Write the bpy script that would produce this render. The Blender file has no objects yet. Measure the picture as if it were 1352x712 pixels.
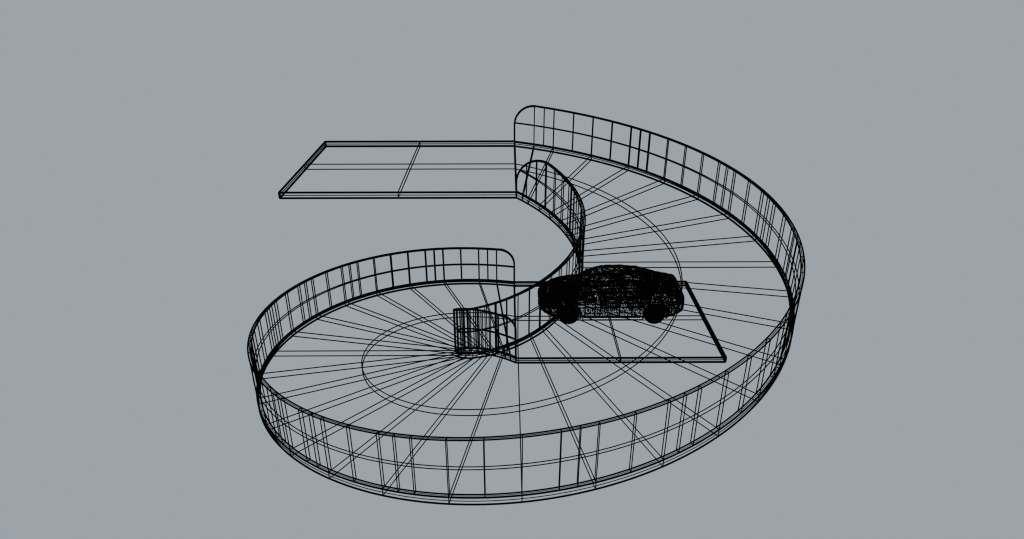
import bpy, bmesh, math, random
from mathutils import Vector

random.seed(11)
S = 6.4                                   # metres per outer radius of the ramp
R_IN, R_OUT = 0.2401 * S, 1.0 * S         # inner and outer edge of the driving deck
RISE = 0.7973 * S                         # one full turn climbs this much
THICK = 0.0238 * S                        # slab thickness
RAIL_H = 0.1926 * S                       # guard rail height
RAIL_T = 0.0112 * S                       # guard rail thickness
L_LOW, L_UP = 0.9577 * S, 0.9539 * S
PI = math.pi

scene = bpy.context.scene
col = scene.collection

# ---------------------------------------------------------------- materials
def ink(name, c, rough):
    m = bpy.data.materials.new(name); m.use_nodes = True
    nt = m.node_tree; b = nt.nodes['Principled BSDF']
    n = nt.nodes.new('ShaderNodeTexNoise'); n.inputs['Scale'].default_value = 3.0
    r = nt.nodes.new('ShaderNodeValToRGB')
    r.color_ramp.elements[0].color = (c * .6, c * .6, c * .6, 1)
    r.color_ramp.elements[1].color = (c * 1.4, c * 1.4, c * 1.4, 1)
    nt.links.new(n.outputs['Fac'], r.inputs['Fac'])
    nt.links.new(r.outputs['Color'], b.inputs['Base Color'])
    b.inputs['Roughness'].default_value = rough
    b.inputs['Specular IOR Level'].default_value = 0.0
    return m
M_EDGE = ink('black_edge_wire', .002, 1.0)
M_THIN = ink('black_fine_wire', .003, 1.0)
M_CAR = ink('black_car_wire', .002, 1.0)
M_TYRE = ink('black_tyre_wire', .002, 1.0)

# ---------------------------------------------------------------- wires
def gauge(p):
    """wire gauge: the wires get heavier towards the back of the ramp and lighter towards its top and front"""
    return 0.0178 + 0.000916 * p.y - 0.000449 * p.z

W_THICK, W_MID, W_FINE, W_CAR = 1.72, 1.32, 0.88, 0.60

class MB:
    def __init__(self): self.v = []; self.f = []
    def tube(self, pts, w, closed=False, n=5):
        pts = [Vector(p) for p in pts]
        k = len(pts); base = len(self.v)
        for i, p in enumerate(pts):
            if closed: a, b = pts[i - 1], pts[(i + 1) % k]
            else: a, b = pts[max(i - 1, 0)], pts[min(i + 1, k - 1)]
            t = b - a
            if t.length < 1e-9: t = Vector((0, 0, 1))
            t.normalize()
            up = Vector((0, 0, 1)) if abs(t.z) < .9 else Vector((0, 1, 0))
            s = t.cross(up).normalized(); q = s.cross(t)
            r = w * gauge(p)
            for j in range(n):
                an = 2 * PI * j / n
                self.v.append(p + (s * math.cos(an) + q * math.sin(an)) * r)
        for i in range(k if closed else k - 1):
            i2 = (i + 1) % k
            for j in range(n):
                j2 = (j + 1) % n
                self.f.append((base + i * n + j, base + i * n + j2, base + i2 * n + j2, base + i2 * n + j))
        if not closed:
            self.f.append(tuple(base + j for j in reversed(range(n))))
            self.f.append(tuple(base + (k - 1) * n + j for j in range(n)))
    def seg(self, a, b, w, n=5): self.tube([a, b], w, n=n)
    def poly(self, pts, w):                       # sharp-cornered closed outline
        for i in range(len(pts)): self.seg(pts[i - 1], pts[i], w)
    def build(self, name, mat, parent=None, label=None):
        me = bpy.data.meshes.new(name); me.from_pydata([tuple(v) for v in self.v], [], self.f)
        me.materials.append(mat); me.update()
        o = bpy.data.objects.new(name, me); col.objects.link(o)
        if parent is not None:
            o.parent = parent
            o.matrix_parent_inverse = parent.matrix_basis.inverted()
        if label: o['label'] = label
        return o

def thing(name, label, cat, loc=(0, 0, 0), group=None):
    o = bpy.data.objects.new(name, None); col.objects.link(o); o.location = loc
    o.empty_display_size = .3
    o['label'] = label; o['category'] = cat; o['kind'] = 'thing'
    if group: o['group'] = group
    return o

def hel(r, deg, dz=0.0):
    a = math.radians(deg)
    return Vector((r * math.sin(a), r * math.cos(a), RISE * (1 - deg / 360.0) + dz))
def arc(r, d0, d1, dz=0.0, step=1.40625):
    n = max(1, int(round((d1 - d0) / step)))
    return [hel(r, d0 + (d1 - d0) * i / n, dz) for i in range(n + 1)]

# ---------------------------------------------------------------- the ramp
ramp = thing('spiral_ramp', 'black wireframe spiral ramp deck winding one full turn between two flat slabs', 'ramp')
for r in (R_OUT, R_IN):
    b = MB()
    b.tube(arc(r, 0, 360), W_THICK * .92); b.tube(arc(r, 0, 360, -THICK), W_THICK * .92)
    b.tube(arc(r, 0, 360, -THICK / 2), W_FINE * .8)
    b.build('ramp_edge', M_EDGE, ramp)
b = MB(); rm = (R_IN + R_OUT) / 2
b.tube(arc(rm, 0, 360), W_FINE); b.tube(arc(rm, 0, 360, -THICK), W_FINE)
b.build('centre_line', M_THIN, ramp)
def loop(deg, w, mid=False):
    b = MB()
    q = [hel(R_IN, deg), hel(R_OUT, deg), hel(R_OUT, deg, -THICK), hel(R_IN, deg, -THICK)]
    b.poly(q, w)
    if mid: b.seg(hel(rm, deg), hel(rm, deg, -THICK), W_FINE)
    return b
for deg in [5.625] + [11.25 * k for k in range(1, 32)] + [354.375]:
    loop(deg, W_FINE).build('cross_rib', M_THIN, ramp)
for deg in (0, 360): loop(deg, W_THICK * .85).build('end_seam', M_EDGE, ramp)

# ---------------------------------------------------------------- the two flat slabs
def slab(name, label, x1, z):
    t = thing(name, label, 'slab', (x1 / 2, (R_IN + R_OUT) / 2, z), 'flat landing slabs at the ends of the ramp')
    s = 1 if x1 > 0 else -1
    x0 = .012 * s
    top = [Vector((x0, R_OUT, z)), Vector((x1, R_OUT, z)), Vector((x1, R_IN, z)), Vector((x0, R_IN, z))]
    dn = Vector((0, 0, -THICK))
    b = MB()
    for off in (Vector(), dn):
        for i in range(3): b.seg(top[i] + off, top[i + 1] + off, W_THICK)
    for i in (1, 2): b.seg(top[i], top[i] + dn, W_THICK)
    for i in range(3): b.seg(top[i] + dn / 2, top[i + 1] + dn / 2, W_FINE * .9)
    b.build('edge_frame', M_EDGE, t)
    b = MB(); ym = (R_IN + R_OUT) / 2
    b.seg((x0, ym, z), (x1, ym, z), W_FINE); b.seg((x0, ym, z - THICK), (x1, ym, z - THICK), W_FINE)
    b.seg((x1, ym, z), (x1, ym, z - THICK), W_FINE)
    b.build('centre_line', M_THIN, t)
    b = MB(); xm = x1 / 2
    b.poly([(xm, R_OUT, z), (xm, R_IN, z), (xm, R_IN, z - THICK), (xm, R_OUT, z - THICK)], W_FINE)
    b.build('cross_line', M_THIN, t)
slab('upper_landing', 'flat wireframe slab joined to the high end of the ramp, empty, at upper left', -L_UP, RISE)
slab('lower_landing', 'flat wireframe slab joined to the low end of the ramp, under the car', L_LOW, 0.0)

# ---------------------------------------------------------------- guard rails
def railing(label, ra, rb, posts, fine):
    """ra = outer face radius, rb = inner face radius; both ends have a rounded upper corner,
    a true fillet between the upright end and the sloping top rail"""
    t = thing('guard_railing', label, 'railing', hel(ra, 180), 'curved guard railings along the ramp')
    h = RAIL_H; rho = h * .485
    f = (ra, rb); rc = (ra + rb) / 2
    run = 2 * PI * rc; th = math.atan(RISE / run)
    t_hi = rho / math.tan((PI / 2 - th) / 2); t_lo = rho / math.tan((PI / 2 + th) / 2)
    d_hi = (rho + rho * math.sin(th)) / run * 360; d_lo = 360 - (rho - rho * math.sin(th)) / run * 360
    def top(d):
        """height of the railing above the deck at angle d"""
        if d < d_hi:
            s_ = d / 360 * run
            return min(h, RISE + h - t_hi + math.sqrt(max(0, rho ** 2 - (rho - s_) ** 2)) - RISE * (1 - d / 360))
        if d > d_lo:
            s_ = d / 360 * run
            return min(h, h - t_lo + math.sqrt(max(0, rho ** 2 - (s_ - run + rho) ** 2)) - RISE * (1 - d / 360))
        return h
    b = MB()
    for r in f: b.tube(arc(r, d_hi, d_lo, h), W_MID)
    b.tube(arc(rc, d_hi, d_lo, h), W_FINE * .7)
    b.build('top_rail', M_EDGE, t)
    b = MB()
    for r in f: b.tube(arc(r, 0, 360, .002), W_MID)
    b.tube(arc(rc, 0, 360, .002), W_FINE * .6)
    b.build('bottom_rail', M_EDGE, t)
    m0 = 0.0
    while top(m0) < h / 2: m0 += .2
    b = MB()
    for r in f: b.tube(arc(r, m0, 360, h / 2), fine)
    b.build('mid_rail', M_THIN, t)
    for e in (0, 1):
        b = MB()
        for r in f:
            pts = [hel(r, 360 * e)]
            for i in range(19):
                an = (PI - (PI / 2 + th) * i / 18) if e == 0 else (PI / 2 - th) * i / 18
                if e == 0:
                    s_ = rho + rho * math.cos(an); z = RISE + h - t_hi + rho * math.sin(an)
                else:
                    s_ = run - rho + rho * math.cos(an); z = h - t_lo + rho * math.sin(an)
                d = s_ / run * 360
                p = hel(r, d); p.z = z; pts.append(p)
            b.tube(pts, W_MID * 1.1)
        b.build('end_frame', M_EDGE, t)
    for d in posts:
        b = MB(); v = top(d)
        b.poly([hel(ra, d), hel(ra, d, v), hel(rb, d, v), hel(rb, d)], fine)
        b.build('post', M_THIN, t)
outer_posts = [5.625 * k for k in range(1, 64)] + [8.44, 36.56, 64.69, 81.56, 98.44, 126.56, 154.69, 171.56,
    199.69, 216.56, 227.81, 255.94, 272.81, 289.69, 306.56, 334.69, 351.56]
railing('tall curved black guard railing running round the wide outer edge of the ramp', R_OUT - .002, R_OUT - RAIL_T,
        sorted(outer_posts), W_FINE)
inner_posts = [9.375 * k for k in range(1, 11)] + [180 - 9.375 * k for k in range(0, 9)] + \
    [180 + 9.375 * k for k in range(1, 10)] + [360 - 9.375 * k for k in range(1, 10)] + [60.9, 107.8, 199.0, 239.0, 284.1, 318.0]
railing('tightly curled black guard railing running round the small inner edge of the ramp', R_IN + RAIL_T, R_IN + .002,
        sorted(inner_posts), W_FINE)

# ---------------------------------------------------------------- the car
CX, CY = 0.4838 * S, 0.676 * S
LEN = 4.57
car = thing('parked_car', 'black densely meshed sedan parked on the lower slab, nose towards the inner railing', 'car',
            (CX, CY, 0))
X0 = CX - 2.33
WB = (0.93, 3.64)          # wheel centres from the nose
def interp(tab, x):
    for i in range(len(tab) - 1):
        if x <= tab[i + 1][0]:
            a, b = tab[i], tab[i + 1]
            t = max(0, min(1, (x - a[0]) / (b[0] - a[0])))
            t0 = t; m = []
            for k in range(1, len(a)):
                # catmull-rom
                p0 = tab[max(i - 1, 0)]; p3 = tab[min(i + 2, len(tab) - 1)]
                m1 = (b[k] - p0[k]) / max(1e-6, b[0] - p0[0]) * (b[0] - a[0])
                m2 = (p3[k] - a[k]) / max(1e-6, p3[0] - a[0]) * (b[0] - a[0])
                m.append((2 * t ** 3 - 3 * t ** 2 + 1) * a[k] + (t ** 3 - 2 * t ** 2 + t) * m1
                         + (-2 * t ** 3 + 3 * t ** 2) * b[k] + (t ** 3 - t ** 2) * m2)
            return m
    return list(tab[-1][1:])
#        x    half-w  bottom  shoulder  top   top-half-w
TAB = [(0.00, .36, .40, .54, .57, .24),
       (0.06, .51, .31, .61, .66, .36),
       (0.25, .69, .23, .70, .77, .48),
       (0.60, .85, .19, .80, .87, .62),
       (1.00, .90, .19, .87, .93, .66),
       (1.35, .90, .19, .90, .98, .70),
       (1.60, .90, .19, .91, 1.17, .66),
       (1.90, .90, .19, .92, 1.345, .60),
       (2.25, .90, .19, .93, 1.42, .56),
       (2.70, .90, .19, .94, 1.43, .54),
       (3.10, .90, .19, .95, 1.40, .54),
       (3.50, .90, .19, .97, 1.29, .55),
       (3.85, .89, .20, .98, 1.13, .60),
       (4.10, .87, .22, .97, 1.06, .62),
       (4.34, .81, .28, .94, 1.02, .60),
       (4.48, .76, .33, .91, .98, .56),
       (4.57, .66, .40, .78, .85, .48)]
def section(x):
    w, zb, zs, zt, wt = interp(TAB, x)
    k = [(0, zb), (w * .55, zb), (w * .90, zb + .02), (w * .985, zb + .12), (w, (zb + zs) * .5), (w * .985, zs - .10),
         (w * .945, zs), (wt + (w * .93 - wt) * .45, zs + (zt - zs) * .52), (wt, zt - (zt - zs) * .10), (wt * .6, zt), (0, zt + .012)]
    return k
NJ = 26; NI = 66
def ring(x):
    k = section(x); n = len(k); out = []
    # even in index space, denser around the side
    for j in range(NJ + 1):
        u = j / NJ * (n - 1); i = min(int(u), n - 2); t = u - i
        p0 = k[max(i - 1, 0)]; p1 = k[i]; p2 = k[i + 1]; p3 = k[min(i + 2, n - 1)]
        o = []
        for c in (0, 1):
            o.append(.5 * (2 * p1[c] + (p2[c] - p0[c]) * t + (2 * p0[c] - 5 * p1[c] + 4 * p2[c] - p3[c]) * t * t
                           + (-p0[c] + 3 * p1[c] - 3 * p2[c] + p3[c]) * t ** 3))
        out.append((max(o[0], 0), o[1]))
    return out
def kind(x, u, z):
    """which panel of the car an edge at x (from the nose) and section position u (0 belly .. 10 roof) belongs to"""
    if u < 1.9: return 'underbody'
    if u > 6.15:
        if x < .06: return 'front_bumper'
        if x < 1.38: return 'hood'
        if x > 4.05: return 'trunk_lid'
        if u < 8.3: return 'window' if 1.62 < x < 3.86 else 'body_shell'
        if x < 1.98: return 'windshield'
        if x > 3.42: return 'rear_window'
        return 'roof'
    if x < .34: return 'front_bumper'
    if x > 4.30: return 'rear_bumper'
    if 1.42 < x < 2.50 and u > 2.6: return 'front_door'
    if 2.50 <= x < 3.45 and u > 2.6: return 'rear_door'
    return 'body_shell'
parts = {}
def mb(key):
    if key not in parts: parts[key] = MB()
    return parts[key]
rings = []
for i in range(NI + 1):
    t = i / NI
    x = LEN * (t + .035 * math.sin(2 * PI * t) * -1 * .6)      # denser at nose and tail
    rings.append((x, ring(x)))
caps = []
for side in (-1, 1):
    P = []
    for i, (x, rg) in enumerate(rings):
        row = []
        for j, (y, z) in enumerate(rg):
            jx = random.uniform(-.008, .008) if 0 < i < NI else 0
            jz = random.uniform(-.014, .014) if 0 < j < NJ else 0
            row.append((Vector((X0 + x + jx, CY + side * y, z + jz)), x, j / NJ * 10))
        P.append(row)
    tw = [random.choice((.7, 1.0, 1.4, 2.0)) for _ in range(NJ + 1)]
    tx = [random.choice((.6, .8, 1.0, 2.2)) for _ in range(NI + 1)]
    def edge(a, b, w=1.0):
        m = (a[0] + b[0]) / 2; x = (a[1] + b[1]) / 2; u = (a[2] + b[2]) / 2
        if abs(m.y - CY) > .5:
            for wx in WB:
                if math.hypot(x - wx, m.z - .33) < .355: return
        k = kind(x, u, m.z)
        if k in ('window', 'front_door', 'rear_door'): k = (k, side)
        if k in ('window', ('window', side)):
            k = ('front_window' if x < 2.55 else 'rear_side_window', side)
            if abs(x - 2.55) < .05: k = 'body_shell'
        if isinstance(k, str) and k == 'underbody' and random.random() < .35: return
        if u < 3.1 and 1.3 < x < 3.3 and random.random() < .66: return
        w *= 1.12 if x < 1.3 else 1.0
        if abs(a[1] - b[1]) > .001 or abs(u - 7.2) > 1.0: pass
        elif random.random() < .45: return
        if abs(u - 8.5) < .35 and 1.9 < x < 3.3 and random.random() < .4: return
        mb(k).seg(a[0], b[0], W_CAR * w, n=3)
    for i in range(NI + 1):
        for j in range(NJ + 1):
            if j < NJ: edge(P[i][j], P[i][j + 1], tx[i])
            if i < NI: edge(P[i][j], P[i + 1][j], tw[j] * (1.15 if j > 9 else .8))
            if i < NI and j < NJ:
                if (i * 7 + j * 3) % 5 < 3: edge(P[i][j], P[i + 1][j + 1])
                else: edge(P[i + 1][j], P[i][j + 1])
    caps.append(P)
for e, nm in ((0, 'front_bumper'), (NI, 'rear_bumper')):
    for j in range(6, NJ - 10):
        mb(nm).seg(caps[0][e][j][0], caps[1][e][j][0], W_CAR, n=3)
# heavier outlines: sills, shoulder line, roof rail, arches, door seams
for side in (-1, 1):
    sh = mb('body_shell')
    for u, w in ((2.6, 1.5), (2.2, 1.5), (6.1, 1.6), (8.2, 1.6)):
        pts = []
        for i in range(61):
            x = (.25 + (4.25 - .25) * i / 60) if u < 8 else (1.5 + 2.5 * i / 60)
            k = ring(x); f = u / 10 * NJ; q = int(f); t = f - q
            y = k[q][0] * (1 - t) + k[q + 1][0] * t; z = k[q][1] * (1 - t) + k[q + 1][1] * t
            if u < 3 and any(abs(x - wx) < .42 for wx in WB):
                if len(pts) > 1: sh.tube(pts, W_CAR * w)
                pts = []
                continue
            pts.append((X0 + x, CY + side * y, z))
        sh.tube(pts, W_CAR * w)
    for wx in WB:
        for rad in (.355, .385):
            sh.tube([(X0 + wx + rad * math.cos(PI * a / 20), CY + side * .885, .33 + rad * math.sin(PI * a / 20)) for a in range(-2, 23)], W_CAR * 1.8)
    # sill rail along the bottom between the wheels
    sh.seg((X0 + 1.36, CY + side * .86, .16), (X0 + 3.26, CY + side * .86, .16), W_CAR * 1.3)
    sh.seg((X0 + 1.36, CY + side * .86, .16), (X0 + 1.36, CY + side * .87, .30), W_CAR * 1.3)
    sh.seg((X0 + 3.26, CY + side * .86, .16), (X0 + 3.26, CY + side * .87, .30), W_CAR * 1.3)
    for x in (1.42, 2.50, 3.45):
        k = ring(x); pts = [(X0 + x, CY + side * (y + .006), z) for j, (y, z) in enumerate(k) if 2.6 <= j / NJ * 10 <= 8.2]
        mb(('front_door' if x < 2 else 'rear_door', side)).tube(pts, W_CAR * 2)
und = mb('underbody')
for i in range(30):
    x = .5 + 3.6 * i / 29
    und.seg((X0 + x, CY - .62, .20), (X0 + x + .1 * random.uniform(-1, 1), CY + .62, .22), W_CAR * .8, n=3)
for y in (-.5, -.18, .18, .5): und.seg((X0 + .5, CY + y, .20), (X0 + 4.2, CY + y, .20), W_CAR)
labels = {'front_bumper': None}
objs = {}
for key, m in parts.items():
    nm = key if isinstance(key, str) else key[0]
    nm = {'front_window': 'side_window', 'rear_side_window': 'side_window'}.get(nm, nm)
    if nm == 'front_door' or nm == 'rear_door': nm = 'door'
    objs[key] = m.build(nm, M_CAR, car)
# door handles and mirrors
def blob(center, rx, ry, rz, nu, nv, w, m=None):
    m = m or MB(); c = Vector(center)
    for a in range(nv):
        an = PI * (a + .5) / nv
        m.tube([c + Vector((rx * math.sin(an) * math.cos(2 * PI * k / nu), ry * math.sin(an) * math.sin(2 * PI * k / nu), rz * math.cos(an))) for k in range(nu)], w, closed=True, n=3)
    for k in range(nu):
        bn = 2 * PI * k / nu
        m.tube([c + Vector((rx * math.sin(PI * a / nv) * math.cos(bn), ry * math.sin(PI * a / nv) * math.sin(bn), rz * math.cos(PI * a / nv))) for a in range(nv + 1)], w, n=3)
    return m
for side in (-1, 1):
    for key, x in ((('front_door', side), 2.32), (('rear_door', side), 3.28)):
        blob((X0 + x, CY + side * .905, .80), .10, .02, .018, 8, 4, W_CAR * .7).build('handle', M_CAR, objs[key])
    blob((X0 + 1.66, CY + side * 1.00, .97), .07, .11, .065, 12, 7, W_CAR * .8).build('side_mirror', M_CAR, car)
    blob((X0 + .24, CY + side * .66, .63), .17, .12, .075, 14, 8, W_CAR * .9).build('headlight', M_CAR, car)
    blob((X0 + 4.42, CY + side * .62, .80), .11, .14, .075, 14, 8, W_CAR * .9).build('tail_light', M_CAR, car)
g = MB()
for i in range(7): g.seg((X0 + .02 - .003 * i, CY - .42, .40 + .035 * i), (X0 + .02 - .003 * i, CY + .42, .40 + .035 * i), W_CAR)
for i in range(15): g.seg((X0 + .01, CY - .42 + .06 * i, .39), (X0 + .01, CY - .42 + .06 * i, .62), W_CAR * .8)
g.build('grille', M_CAR, car)
# seats, dashboard, steering wheel, engine block
def box_wire(x0, x1, y0, y1, z0, z1, nx, ny, nz, w, shear=0.0):
    m = MB()
    def p(a, b, c): return (X0 + x0 + (x1 - x0) * a + shear * c, CY + y0 + (y1 - y0) * b, z0 + (z1 - z0) * c)
    for i in range(nx + 1): 
        a = i / nx; m.poly([p(a, 0, 0), p(a, 1, 0), p(a, 1, 1), p(a, 0, 1)], w)
    for i in range(ny + 1):
        a = i / ny; m.poly([p(0, a, 0), p(1, a, 0), p(1, a, 1), p(0, a, 1)], w)
    for i in range(nz + 1):
        a = i / nz; m.poly([p(0, 0, a), p(1, 0, a), p(1, 1, a), p(0, 1, a)], w)
    return m
for y in (-.36, .36):
    m = box_wire(2.00, 2.48, y - .23, y + .23, .34, .52, 7, 5, 3, W_CAR * .7)
    q = box_wire(2.46, 2.58, y - .22, y + .22, .48, 1.08, 2, 5, 9, W_CAR * .7, .16)
    hd = blob((X0 + 2.70, CY + y, 1.18), .05, .12, .08, 10, 5, W_CAR * .7)
    s = m.build('front_seat', M_CAR, car); q.build('backrest', M_CAR, s); hd.build('headrest', M_CAR, s)
s = box_wire(2.86, 3.34, -.62, .62, .34, .54, 7, 12, 3, W_CAR * .7).build('rear_seat', M_CAR, car)
box_wire(3.30, 3.42, -.60, .60, .50, 1.06, 2, 12, 8, W_CAR * .7, .18).build('backrest', M_CAR, s)
box_wire(1.40, 1.70, -.70, .70, .62, .86, 5, 14, 4, W_CAR * .7).build('dashboard', M_CAR, car)
box_wire(.45, 1.25, -.42, .42, .30, .74, 12, 8, 7, W_CAR * .7).build('engine_block', M_CAR, car)
m = MB()
for rad in (.185, .165, .05):
    m.tube([(X0 + 1.84 + .06 * math.sin(2 * PI * k / 20), CY - .36 + rad * math.cos(2 * PI * k / 20), .86 + rad * math.sin(2 * PI * k / 20)) for k in range(20)], W_CAR * .8, closed=True)
m.seg((X0 + 1.84, CY - .53, .86), (X0 + 1.84, CY - .19, .86), W_CAR)
m.build('steering_wheel', M_CAR, car)
# wheels: tyre and rim rings with spokes
def wheel(wx, side):
    c = Vector((X0 + wx, CY + side * .79, .325)); ro = .325
    def pt(r, an, y): return c + Vector((r * math.cos(an), side * y, r * math.sin(an)))
    ty = MB()
    N = 40
    prof = [(.215, .10), (.245, .115), (.285, .11), (.312, .085), (.325, .045), (.325, 0), (.325, -.045), (.312, -.085), (.285, -.11), (.245, -.115), (.215, -.10)]
    for r, y in prof: ty.tube([pt(r - .006, 2 * PI * k / N, y) for k in range(N)], W_CAR * 1.8, closed=True, n=3)
    for k in range(N * 2):
        an = 2 * PI * k / (N * 2)
        ty.tube([pt(r - .006, an + (.04 if i % 2 else 0), y) for i, (r, y) in enumerate(prof)], W_CAR * 1.3, n=3)
    hub = bpy.data.objects.new('wheel', None); col.objects.link(hub)
    hub.parent = car; hub.matrix_parent_inverse = car.matrix_basis.inverted(); hub.location = c
    hub.empty_display_size = .1
    ty.build('tyre', M_TYRE, hub)
    rm_ = MB()
    for r, y in ((.205, .095), (.19, .05), (.19, -.05), (.205, -.09), (.13, .07), (.06, .08), (.03, .085), (.16, -.02), (.10, -.02)):
        rm_.tube([pt(r, 2 * PI * k / 32, y) for k in range(32)], W_CAR * 1.7, closed=True, n=3)
    for k in range(30):
        an = 2 * PI * k / 30
        rm_.seg(pt(.03, an, .085), pt(.205, an + .12, .095), W_CAR * 1.6, n=3)
        rm_.seg(pt(.05, an, -.02), pt(.195, an - .1, .05), W_CAR * .9, n=3)
    rm_.build('rim', M_CAR, hub)
for wx in WB:
    for side in (-1, 1): wheel(wx, side)

# ---------------------------------------------------------------- camera, backdrop, light
w = bpy.data.worlds.new('World'); scene.world = w; w.use_nodes = True
bg = w.node_tree.nodes['Background']
def lin(c): c /= 255; return c / 12.92 if c <= .04045 else ((c + .055) / 1.055) ** 2.4
bg.inputs['Color'].default_value = (lin(156), lin(163), lin(169), 1); bg.inputs['Strength'].default_value = 1.0

cam = bpy.data.cameras.new('camera'); co = bpy.data.objects.new('camera', cam); col.objects.link(co)
co.location = (-0.03521 * S, -2.3119 * S, 1.69975 * S)
co.rotation_euler = (PI / 2 - 0.45534, 0, -0.006738)
cam.sensor_width = 36; cam.lens = 36 * 882.22 / 1352
cam.clip_start = .1; cam.clip_end = 500
scene.camera = co
scene.view_settings.view_transform = 'Standard'; scene.view_settings.look = 'None'
scene.view_settings.exposure = 0; scene.view_settings.gamma = 1
scene.cycles.filter_width = 1.2
